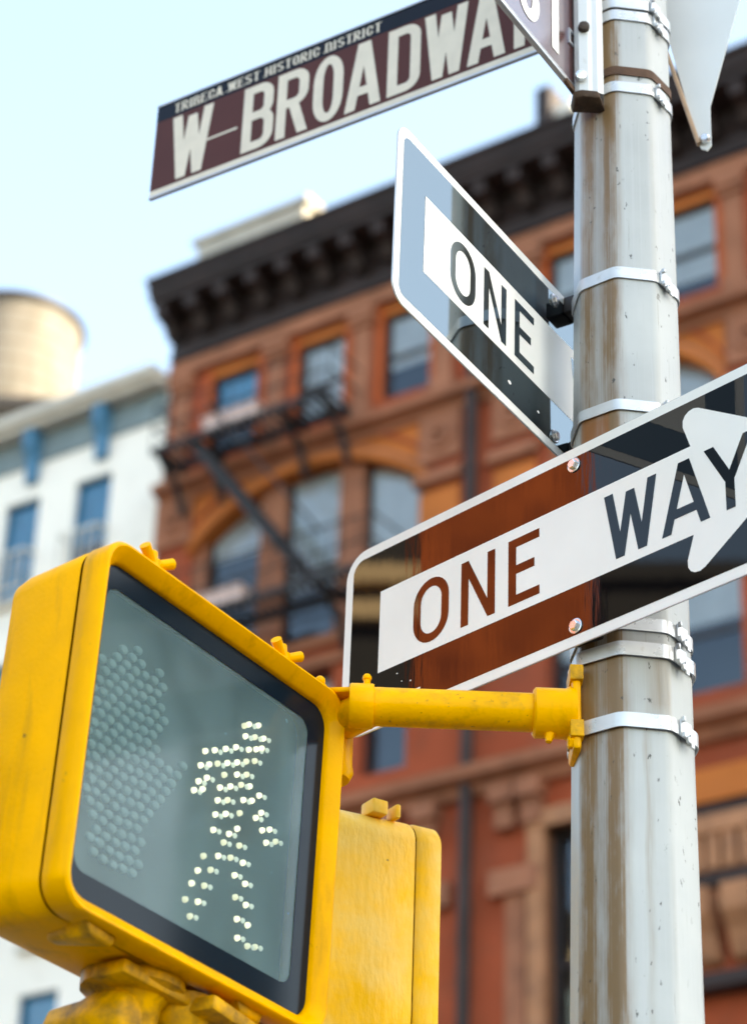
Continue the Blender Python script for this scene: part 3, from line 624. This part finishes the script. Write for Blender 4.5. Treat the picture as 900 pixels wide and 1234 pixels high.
def strap(z, h=.019, off=.0015, tilt=0, mat='strap', ku=1.35, buckle=True, sag=0, k0=0, k1=8):
    closed = (k1 - k0) == 8
    th = .0016; L = []
    def ring(zz, o):
        pts, us = octo(pole_r(z), zz, o, k0=k0, k1=k1, closed=closed); return [(x, y, q + tilt * (x * .7 - y * .7)) for x, y, q in pts]
    a, c, d, e = ring(z - h / 2, off), ring(z + h / 2, off), ring(z + h / 2, off + th), ring(z - h / 2, off + th)
    b = MB(); n = len(a); v = a + c + d + e; f = []
    for q in range(4):
        for j in range(n if closed else n - 1): k = (j + 1) % n; p = (q + 1) % 4; f.append((q * n + j, q * n + k, p * n + k, p * n + j))
    b.add(v, f); s = b.put('strap', mat, POLE, smooth=True)
    if buckle:
        ang = PHI + R(45 * ku); apo = pole_r(z) * math.cos(R(22.5)) / math.cos(ang - PHI - R(45 * math.floor(ku)) - R(22.5)) + off + th
        # saddle, folded ear and loose tail of the band
        e = Vector((math.cos(PHI + R(45 * (math.floor(ku) + .5))), math.sin(PHI + R(45 * (math.floor(ku) + .5))), 0)); tdir = Vector((-e.y, e.x, 0)); c0 = Vector((apo * math.cos(ang), apo * math.sin(ang), z))
        bm = MB()
        def blk(t0, t1, n0, n1, h0, h1): bm.add([c0 + tdir * t + e * nn + Vector((0, 0, hh)) for hh in (h0, h1) for t, nn in ((t0, n0), (t1, n0), (t1, n1), (t0, n1))], [(0, 3, 2, 1), (4, 5, 6, 7), (0, 1, 5, 4), (1, 2, 6, 5), (2, 3, 7, 6), (3, 0, 4, 7)])
        blk(-.014, .012, 0, .0035, -h * .62, h * .62); blk(-.014, -.010, .003, .0085, -h * .75, -h * .35); blk(-.014, -.010, .003, .0085, h * .35, h * .75); blk(-.004, .004, .003, .008, -h * .95, -h * .5)
        bm.put('buckle', 'strap', s, bevel=.001, seg=1)
        bm = MB(); blk(.004, .013, .004, .007, -h * 1.15, -h * .2); bm.put('tail', 'strap', s, bevel=.0008, seg=1)
    return s
strap(4.112); strap(3.968); strap(4.135, ku=1.2, off=.0032); strap(3.62, ku=1.3); strap(3.393, .017, ku=1.25, off=.002); strap(3.05, ku=1.5); strap(3.012, .02, off=.004, ku=1.35); strap(2.909, .02, off=.004, ku=1.45)
strap(4.0, .016, .0008, mat='rust', buckle=False, k0=-2, k1=3)
# mounting channel for the street name signs
b = MB(); x0, x1, y0, y1 = .2768, .3236, 2.738, 2.772
loop = [(x0, y1), (x0 + .001, y0 + .006), (x0 + .007, y0), (x0 + .02, y0 - .0015), (x0 + .027, y0), (x1 - .012, y0 - .001), (x1 - .003, y0 + .003), (x1, y1)]
inner = [(x * .88 + .12 * .3002, y + .004) for x, y in loop]
prof = loop + inner[::-1]
MW = POLE.matrix_basis.inverted()
def inpole(pts): return [tuple(Matrix.LocRotScale(POLE.location, POLE.rotation_euler, None).inverted() @ Vector(p)) for p in pts]
b.loft([inpole([(x, y, z + (.0006 if z < 4 else 0)) for x, y in prof]) for z in (3.940, 4.7)]); chn = b.put('mounting_channel', 'alu_dull', POLE)
def bolt_at(p, r, mat): 
    q = inpole([p])[0]; b = MB(); b.lathe(q, [(r * 1.15, .002), (r * 1.2, -.002), (r * 1.1, -.0075), (r * .5, -.009)], 10, 'y'); o = b.put('bolt', mat, chn); return o
bolt_at((.2915, 2.7365, 4.0653), .0075, 'bolt_dark'); bolt_at((.286, 2.7365, 3.968), .0075, 'bolt')
# rusty lower end cup of the channel
b = MB(); b.loft([inpole([(x + (0 if k else .003), y + .001 * k, z) for x, y in [(x0 - .004, y1 + .0), (x0 - .003, y0), (x0 + .01, y0 - .006), (x1 - .012, y0 - .004), (x1 + .001, y1)]]) for k, z in ((0, 3.928), (1, 3.9425))]); b.put('channel_cup', 'rust_dark', POLE, bevel=.003)

# ================================================================== ONE WAY SIGNS
def one_way(name, loc, yaw, inroll, scale, label, brackets, black='sign_black', note=True, rad=1.7, chips=((4.6, -9.1, .06), (5.0, -9.7, .05), (5.7, -9.9, .07))):
    E = tag(empty(name, loc, (0, -inroll, yaw)), label, 'sign'); E.scale = (scale,) * 3
    w, h = 18, 6
    out = rrect(w, h, rad, 8, 18, -6)
    b = MB(); b.loft([[(x * IN, y, z * IN) for x, z in out] for y in (.0013, -.0007)]); b.put('panel', 'alu', E)
    sheet('white_face', rrect(w - .03, h - .03, rad - .03, 8, 18, -6), -.0010, 'sign_white', E)
    sheet('black_field', rrect(w - .62, h - .62, rad * .5, 8, 18, -6), -.0013, black, E)
    up = [(26.0, -3.33), (25.55, -2.0), (25.56, -1.62), (25.72, -1.35), (25.98, -1.19), (26.3, -1.15), (26.62, -1.25), (33.1, -5.35), (33.35, -5.62)]
    dn = [(x, -11.88 - z) for x, z in up[::-1]]
    loop = [(3.0, -3.33)] + up + dn + [(3.0, -8.55)]
    sheet('arrow', loop[::-1], -.0016, 'sign_white', E)
    letters('ONEWAY', [(5.8, 8.6), (9.55, 12.15), (13.15, 15.45), (20.1, 23.7), (23.95, 27.1), (26.85, 30.0)], -8.0, -4.0, .58, black, E, -.0019)
    for x, z, r in chips: sheet('paint_chip', [(x - r, z - r * .3), (x + r * .2, z - r * .7), (x + r * 1.1, z - r * .1), (x + r * .5, z + r * .6), (x - r * .7, z + r * .4)], -.0018, 'sign_white', E)
    for v in (-1.1, -10.88): hex_bolt(E, 18 * IN, v * IN, -.0016, .0065)
    if note: letters('OF', [(5.35, 5.85), (6.1, 6.5)], -11.05, -10.55, .1, 'sign_white', E, -.0019)
    for p in brackets: MB().box(*p).put('bracket', 'bracket_dark', E, bevel=.002)
    return E
one_way('one_way_sign', (-.0352, 3.0968, 3.3241), -.8317, -.0003, 1, 'large white arrow traffic sign bolted in front of the pole, mirroring red brick',
        [(.435, .477, .0015, .034, -.045, -.015), (.435, .477, .0015, .034, -.29, -.262)])
one_way('one_way_sign', (.013, 2.5011, 3.6775), .9892, -.0054, .9606, 'white arrow traffic sign behind the pole, tilted away and mirroring pale blue sky',
        [(.487, .522, -.032, -.0015, -.032, -.003), (.5, .535, -.034, -.0015, -.30, -.262)], 'sign_black_glossy', False, 1.15, ((12.6, -10.2, .2), (16.0, -10.3, .14)))

# ================================================================== STREET NAME SIGNS
def street_sign(name, loc, yaw, u0, u1, v0, v1, label, mat='sign_brown'):
    E = tag(empty(name, loc, (0, 0, yaw)), label, 'sign')
    MB().box(u0 * IN, u1 * IN, -.001, .0015, v0 * IN, v1 * IN).put('panel', mat, E)
    return E
BS = street_sign('street_name_sign', (.3177, 2.927, 4.1902), R(-33.2), -35, -.8, 1.55, 9.85, 'brown street name sign with cream lettering W BROADWAY and a dark top strip')
sheet('top_strip', [(-35, 8.4), (-.8, 8.4), (-.8, 9.83), (-35, 9.83)], -.0014, 'sign_navy', BS)
sheet('bottom_stripe', [(-34.98, 1.62), (-.8, 1.62), (-.8, 2.08), (-34.98, 2.08)], -.0014, 'cream', BS)
for v in (1.5, 9.9): MB().box(-35 * IN, -.8 * IN, -.0035, .004, (v - .1) * IN, (v + .06) * IN).put('edge_rail', 'alu', BS)
letters('WBROADWAY', [(-33.45, -29.85), (-27.15, -24.5), (-24.25, -21.55), (-21.2, -18.75), (-18.55, -15.65), (-15.15, -12.55), (-12.25, -8.85), (-8.9, -6.0), (-6.3, -3.6)], 2.38, 8.2, .80, 'cream', BS, -.0018)
sheet('dash', [(-30.2, 4.86), (-27.6, 4.86), (-27.6, 5.04), (-30.2, 5.04)], -.0017, 'cream', BS)
txt = 'TRIBECA WEST HISTORIC DISTRICT'; wd = dict(I=.34, W=.82, **{' ': .34}); tot = sum(wd.get(c, .62) for c in txt); x = -33.5; k = 17.75 / tot; bx = []; tt = ''
for c in txt:
    q = wd.get(c, .62) * k
    if c != ' ': bx.append((x + .07, x + q - .05)); tt += c
    x += q
letters(tt, bx, 8.66, 9.5, .17, 'cream', BS, -.0018, 'small_letter', serif=.075)
SS = street_sign('street_name_sign', (.2751, 2.75, 3.9588), .989, -32, .35, 0, 8.4, 'brown street name sign ending in white ST, bolted to the pole channel', 'sign_brown_glossy')
letters('ST', [(-6.78, -4.2), (-3.5, -1.0)], 1.12, 6.95, .86, 'sign_white', SS, -.0018)
sheet('top_strip', [(-32, 7.0), (.35, 7.0), (.35, 8.38), (-32, 8.38)], -.0014, 'sign_navy', SS)
MB().box(-32 * IN, .4 * IN, -.004, .005, -.22 * IN, .12 * IN).put('edge_rail', 'alu', SS, bevel=.001)
MB().box(-.35 * IN, .9 * IN, .0016, .006, 0, 8.4 * IN).put('edge_strip', 'rust', SS)
b = MB(); b.box(-.6 * IN, -.05 * IN, -.0035, -.0012, 4.0 * IN, 4.2 * IN); b.box(-.6 * IN, -.05 * IN, -.0035, -.0012, 3.05 * IN, 3.25 * IN); b.box(-.62 * IN, -.42 * IN, -.0035, -.0012, 3.25 * IN, 4.0 * IN); b.put('clip', 'alu', SS)
b = MB(); b.bar((-1.3 * IN, -.006, -.55 * IN), (.5 * IN, .0, -.25 * IN), .006, .009); b.tube((-1.35 * IN, -.006, -.5 * IN), (-.9 * IN, -.006, -.7 * IN), .004, n=8); b.put('cotter', 'rust', SS)

# ================================================================== POINTED SIGN (seen from behind)
YS = tag(empty('pointed_sign', (.4985, 2.9, 3.972), (0, 0, R(-20))), 'pale back of a metal sign tapering to a downward point beside the pole', 'sign')
def tri(y, g=0):
    pts = [(-.012, .014), (-.008, .003), (.001, -.002), (.008, .006), (.009, .085), (.063, .285), (.20, .80), (-.19, .80), (-.062, .285)]
    return [(x * (1 - g), y, z * (1 - g) + .4 * g) for x, z in pts[::-1]]
MB().loft([tri(.002), tri(-.001)]).put('plate', 'alu_dull', YS)
b = MB(); b.bar((-.011, -.004, .01), (-.186, -.004, .78), .011, .007); b.put('folded_rim', 'tan_edge', YS, bevel=.002)
MB().lathe((-.001, .006, .018), [(.0085, .0), (.0085, -.014), (.006, -.017)], 12, 'y').put('bolt', 'bolt', YS)
b = MB(); b.box(.02, .05, .003, .014, .25, .78); b.put('stiffener', 'alu', YS)
MB().tube((0, .012, .62), (-.13, -.01, .60), .015, n=10).put('bracket_arm', 'alu', YS)

# ================================================================== PEDESTRIAN SIGNALS
MAN = [(x - 5, z) for x, z in [(115, 149), (134, 156), (110, 130), (129, 137), (147, 143), (34, 76), (52, 85), (73, 96), (93, 107), (119, 115), (134, 122), (145, 128), (28, 54), (44, 62), (60, 70), (79, 79), (98, 88), (116, 97), (133, 105), (27, 32), (42, 43), (75, 61), (100, 72), (119, 80), (20, 17), (36, 25), (69, 41), (89, 51), (110, 62), (127, 67), (67, 23), (86, 31), (117, 44), (134, 50), (148, 63), (65, 3), (85, 12), (112, 24), (155, 42), (145, 31), (64, -18), (110, 2), (95, -11), (86, -26), (117, -18), (160, 20), (175, 27), (170, 7), (189, 16), (50, -58), (78, -47), (102, -40), (127, -37), (42, -80), (66, -70), (113, -59), (135, -62), (33, -100), (57, -94), (118, -86), (140, -88), (24, -124), (48, -118), (36, -141), (125, -112), (147, -112), (129, -135), (150, -138), (165, -134)]]
HAND = [(x - 5, z) for x, z in [(-178, 101), (-170, 118), (-158, 112), (-150, 128), (-138, 140), (-124, 132), (-112, 150), (-98, 152), (-84, 136), (-67, 138), (-57, 144), (-48, 95), (-50, 54), (-38, 26), (4, 50), (-2, 20), (-34, -12), (-62, -60), (-68, -142), (-90, -140), (-155, -128), (-165, -76), (-176, -59), (-182, -7), (-184, 46)]]
def inside(x, z, poly):
    c = False
    for i in range(len(poly)):
        (xa, za), (xb, zb) = poly[i - 1], poly[i]
        if (za > z) != (zb > z) and x < (xb - xa) * (z - za) / (zb - za) + xa: c = not c
    return c
def signal_shell(E, hw, hh, mat, depth=.135):
    """door frame with flared lip, and the housing behind it; face in the XZ plane, body towards +Y"""
    b = MB()
    b.loft([at_y(rrect(hw - .004, hh - .004, .034, 8), .026), at_y(rrect(hw, hh, .038, 8), .021), at_y(rrect(hw + .001, hh + .001, .039, 8), -.012), at_y(rrect(hw - .0015, hh - .0015, .037, 8), -.0155), at_y(rrect(hw - .004, hh - .004, .036, 8), -.016),
            at_y(rrect(hw - .016, hh - .019, .030, 8), -.003), at_y(rrect(hw - .018, hh - .021, .028, 8), .003), at_y(rrect(hw - .018, hh - .021, .028, 8), .024)], False, False)
    door = b.put('door', mat, E, smooth=True)
    b = MB(); b.loft([at_y(rrect(hw - .012, hh - .012, .034, 8), y) for y in (.024, .032)], False, False); b.put('gasket', 'gap', E)
    b = MB(); b.loft([at_y(rrect(hw - .003, hh - .003, .036, 8), .0285), at_y(rrect(hw - .001, hh - .001, .038, 8), .033), at_y(rrect(hw - .006, hh - .006, .038, 8), depth - .028), at_y(rrect(hw - .010, hh - .010, .036, 8), depth - .010), at_y(rrect(hw - .020, hh - .020, .032, 8), depth - .002), at_y(rrect(hw - .04, hh - .04, .025, 8), depth)], False, True)
    b.put('housing', mat, E, smooth=True)
    return door
def wing_nut(E, x, z, y, mat, full=True):
    b = MB(); b.tube((x, y, z - .006), (x, y, z + .006), .009, n=10)
    if full:
        for dx, dy, l in ((-.018, -.004, .014), (.001, .004, .019), (.018, -.006, .012)): b.tube((x + dx * .3, y + dy * .3, z + .002), (x + dx * 1.4, y + dy * 1.4, z + l), .0062, .0074, n=10)
    else: b.ball((x, y, z + .012), .0075); b.tube((x, y, z), (x, y, z + .012), .004, n=8)
    return b.put('wing_nut', mat, E, smooth=True)
def lug(E, x, z, y0, y1, mat, dx=.03):
    b = MB(); b.loft([[(x - dx, y0, z + .006), (x + dx, y0 + .005, z + .006), (x + dx * .9, y0 + .01, z - .012), (x - dx * .4, y0 + .004, z - .014)], [(x - dx * .2, y1, z + .006), (x + dx * .5, y1, z + .006), (x + dx * .4, y1, z - .004), (x - dx * .1, y1, z - .004)]])
    return b.put('hinge_lug', mat, E, bevel=.004)

S1 = tag(empty('pedestrian_signal', (-.1861 + .577 * .005, 2.6256 + .816 * .005, 2.7363), (0, .0331, .9556)), 'yellow pedestrian signal with a white walking figure lit behind dusty glass', 'signal')
HW, HH = .2455, .233
signal_shell(S1, HW, HH, 'yellow', .15)
q = rrect(HW - .0185, HH - .0215, .028, 8); flat('cover', at_y(q, .0065), [tuple(range(len(q)))], 'cover', S1)
o = rrect(HW - .0185, HH - .0215, .028, 8); i_ = rrect(.2045, .1805, .020, 8, -.0125, .001)
b = MB(); n = len(o); b.add(at_y(o, .0055) + at_y(i_, .0055), [(j, (j + 1) % n, n + (j + 1) % n, n + j) for j in range(n)]); b.put('lens_border', 'lens_frame', S1)
panel = MB().loft([at_y(rrect(HW - .03, HH - .03, .03, 6), y) for y in (.040, .045)]).put('led_panel', 'panel', S1)
ledm = MB(); ledm.lathe((0, 0, 0), [(.0039, .002), (.0039, 0), (.0033, -.0024), (.002, -.0036), (.0004, -.004)], 10, 'y')
l0 = ledm.put('led', 'led_on', panel, smooth=True); l0.location = (MAN[0][0] / 1000, .038, MAN[0][1] / 1000)
l1 = ledm.put('led', 'led_mid', panel, smooth=True); l1.location = ((MAN[0][0] - 9) / 1000, .038, (MAN[0][1] - 6) / 1000)
ghost_m = MB().lathe((0, 0, 0), [(.0036, .002), (.0036, 0), (.002, -.002)], 8, 'y').put('led', 'led_dim', panel)  # painted reflection beside the lit dots, glowing by itself
ghost_m.location = (MAN[0][0] / 1000 + .013, .039, MAN[0][1] / 1000 + .003)
for k, (x, z) in enumerate(MAN[1:]):
    share(l0 if random.random() < .6 else l1, 'led', panel, (x / 1000, .038, z / 1000))
    if k % 4: share(ghost_m, 'led', panel, (x / 1000 + .013, .039, z / 1000 + .003))
first = None
for r in range(22):
    for c in range(12):
        x = -185 + 17.5 * c + (8.7 if r % 2 else 0); z = 150 - 14 * r + 2.0 * math.sin(c * 1.3)
        if not inside(x, z, HAND): continue
        if first is None:
            first = MB().lathe((0, 0, 0), [(.0056, .002), (.0056, 0), (.0047, -.002), (.0027, -.003), (.0004, -.0034)], 10, 'y').put('led', 'led_off', panel, smooth=True); [v.co.__setitem__(0, v.co[0] * 1.35) for v in first.data.vertices]; first.location = (x / 1000, .038, z / 1000)
        else: share(first, 'led', panel, (x / 1000, .038, z / 1000))
wing_nut(S1, -.155, HH + .002, -.006, 'yellow'); wing_nut(S1, .113, HH + .002, -.006, 'yellow'); wing_nut(S1, .2, HH - .002, -.002, 'yellow', False)
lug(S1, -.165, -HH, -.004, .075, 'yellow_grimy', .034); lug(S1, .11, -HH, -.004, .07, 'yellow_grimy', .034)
# bottom fitting under the signal: flange, nipple, cross fitting with octagonal plug
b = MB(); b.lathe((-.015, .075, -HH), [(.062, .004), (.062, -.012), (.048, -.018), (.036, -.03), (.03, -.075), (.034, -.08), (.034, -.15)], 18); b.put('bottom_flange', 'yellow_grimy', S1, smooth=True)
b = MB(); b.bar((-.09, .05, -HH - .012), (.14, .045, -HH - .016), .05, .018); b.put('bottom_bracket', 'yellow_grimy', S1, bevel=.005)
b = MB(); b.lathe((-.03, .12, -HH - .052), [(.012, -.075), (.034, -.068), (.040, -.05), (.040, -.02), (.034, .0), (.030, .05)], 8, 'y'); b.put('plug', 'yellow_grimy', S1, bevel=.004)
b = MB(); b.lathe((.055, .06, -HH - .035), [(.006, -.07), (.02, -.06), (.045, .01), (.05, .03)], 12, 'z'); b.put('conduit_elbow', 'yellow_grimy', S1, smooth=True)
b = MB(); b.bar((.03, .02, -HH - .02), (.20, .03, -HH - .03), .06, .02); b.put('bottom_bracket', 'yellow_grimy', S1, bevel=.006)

S2 = tag(empty('pedestrian_signal', (.118, 3.217, 2.715), (0, 0, R(121))), 'weathered yellow pedestrian signal turned sideways behind the lit one', 'signal')
# face looks along +X-ish (local -Y = world (cos26, sin26)), its side wall towards the street corner
for ob_name in (): pass
S2.location = (.106 - .247 * math.sin(R(31)), 3.21 + .247 * math.cos(R(31)), 2.722)
signal_shell(S2, HW, HH, 'yellow_rough', .19)
MB().loft([at_y(rrect(HW - .031, HH - .029, .031, 8), .010), at_y(rrect(HW - .031, HH - .029, .031, 8), .0065)]).put('cover', 'lens_frame', S2)
for x, y in ((-HW + .03, .09),):
    b = MB(); b.box(x - .03, x + .005, y - .012, y + .014, HH - .01, HH + .012); b.put('top_clip', 'yellow_rough', S2, bevel=.003); b = MB(); b.box(x - .03, x, y - .034, y - .026, HH - .01, HH + .012); b.put('top_clip', 'yellow_rough', S2, bevel=.003)

# ================================================================== SIGNAL ARM
ARM = tag(empty('signal_arm', (.27, 2.8, 2.9395)), 'yellow pipe arm clamped to the pole and holding the pedestrian signals', 'bracket arm')
b = MB(); b.tube((-.262, 0, 0), (-.316, .07, 0), .0255, n=24); b.lathe((0, 0, 0), [(.0258, -.275), (.0258, -.045)], 28, 'x'); b.put('pipe', 'yellow_pipe', ARM, smooth=True)
b = MB(); b.lathe((0, 0, 0), [(.030, -.052), (.0335, -.049), (.0335, -.010), (.037, -.004), (.037, .004)], 28, 'x'); b.tube((-.03, -.004, -.03), (-.032, -.006, -.044), .008, .004, n=8); b.put('collar', 'yellow', ARM, smooth=True)
b = MB(); b.box(-.003, .009, -.030, .034, -.062, .052); b.put('clamp_plate', 'yellow', ARM, bevel=.005)
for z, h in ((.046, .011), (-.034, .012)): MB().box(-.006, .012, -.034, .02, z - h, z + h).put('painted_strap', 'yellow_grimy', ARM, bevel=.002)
for z in (.0, -.05): MB().lathe((-.003, -.020, z), [(.009, .004), (.009, -.004), (.006, -.006)], 6, 'x').put('bolt', 'yellow', ARM)
b = MB(); b.lathe((0, 0, 0), [(.0285, -.292), (.030, -.29), (.030, -.262), (.0285, -.26)], 28, 'x'); b.put('collar', 'yellow', ARM, smooth=True)
b = MB(); b.lathe((-.316, .07, 0), [(.010, -.080), (.028, -.076), (.033, -.066), (.031, -.055), (.030, .02), (.026, .03), (.01, .034)], 24); b.put('tee_hub', 'yellow', ARM, smooth=True)
b = MB(); b.loft([[(-.41, .07, .054), (-.37, .09, .054), (-.262, .012, .018), (-.262, -.026, .018)], [(-.41, .07, .046), (-.37, .09, .046), (-.262, .012, .010), (-.262, -.026, .010)]]); b.put('gusset', 'yellow', ARM, bevel=.002)
b = MB(); b.bar((-.307, .040, -.012), (-.307, .038, -.058), .008, .01); b.put('rib', 'yellow', ARM, bevel=.003)
for x in (-.27,): MB().lathe((x, -.004, .028), [(.0045, 0), (.0045, .008), (.006, .009), (.006, .013), (.004, .016)], 10).put('set_screw', 'yellow', ARM)
# lower arm, just under the frame, carries both signals from below
b = MB(); b.lathe((0, 0, 0), [(.027, -.50), (.027, -.0)], 20, 'x'); o = b.put('lower_pipe', 'yellow', ARM); o.location = (0, .02, -.62)
b = MB(); b.tube((-.1, .02, -.62), (-.20, .45, -.55), .022); b.tube((-.20, .45, -.55), (-.20, .45, -.44), .022); b.put('lower_branch', 'yellow', ARM)
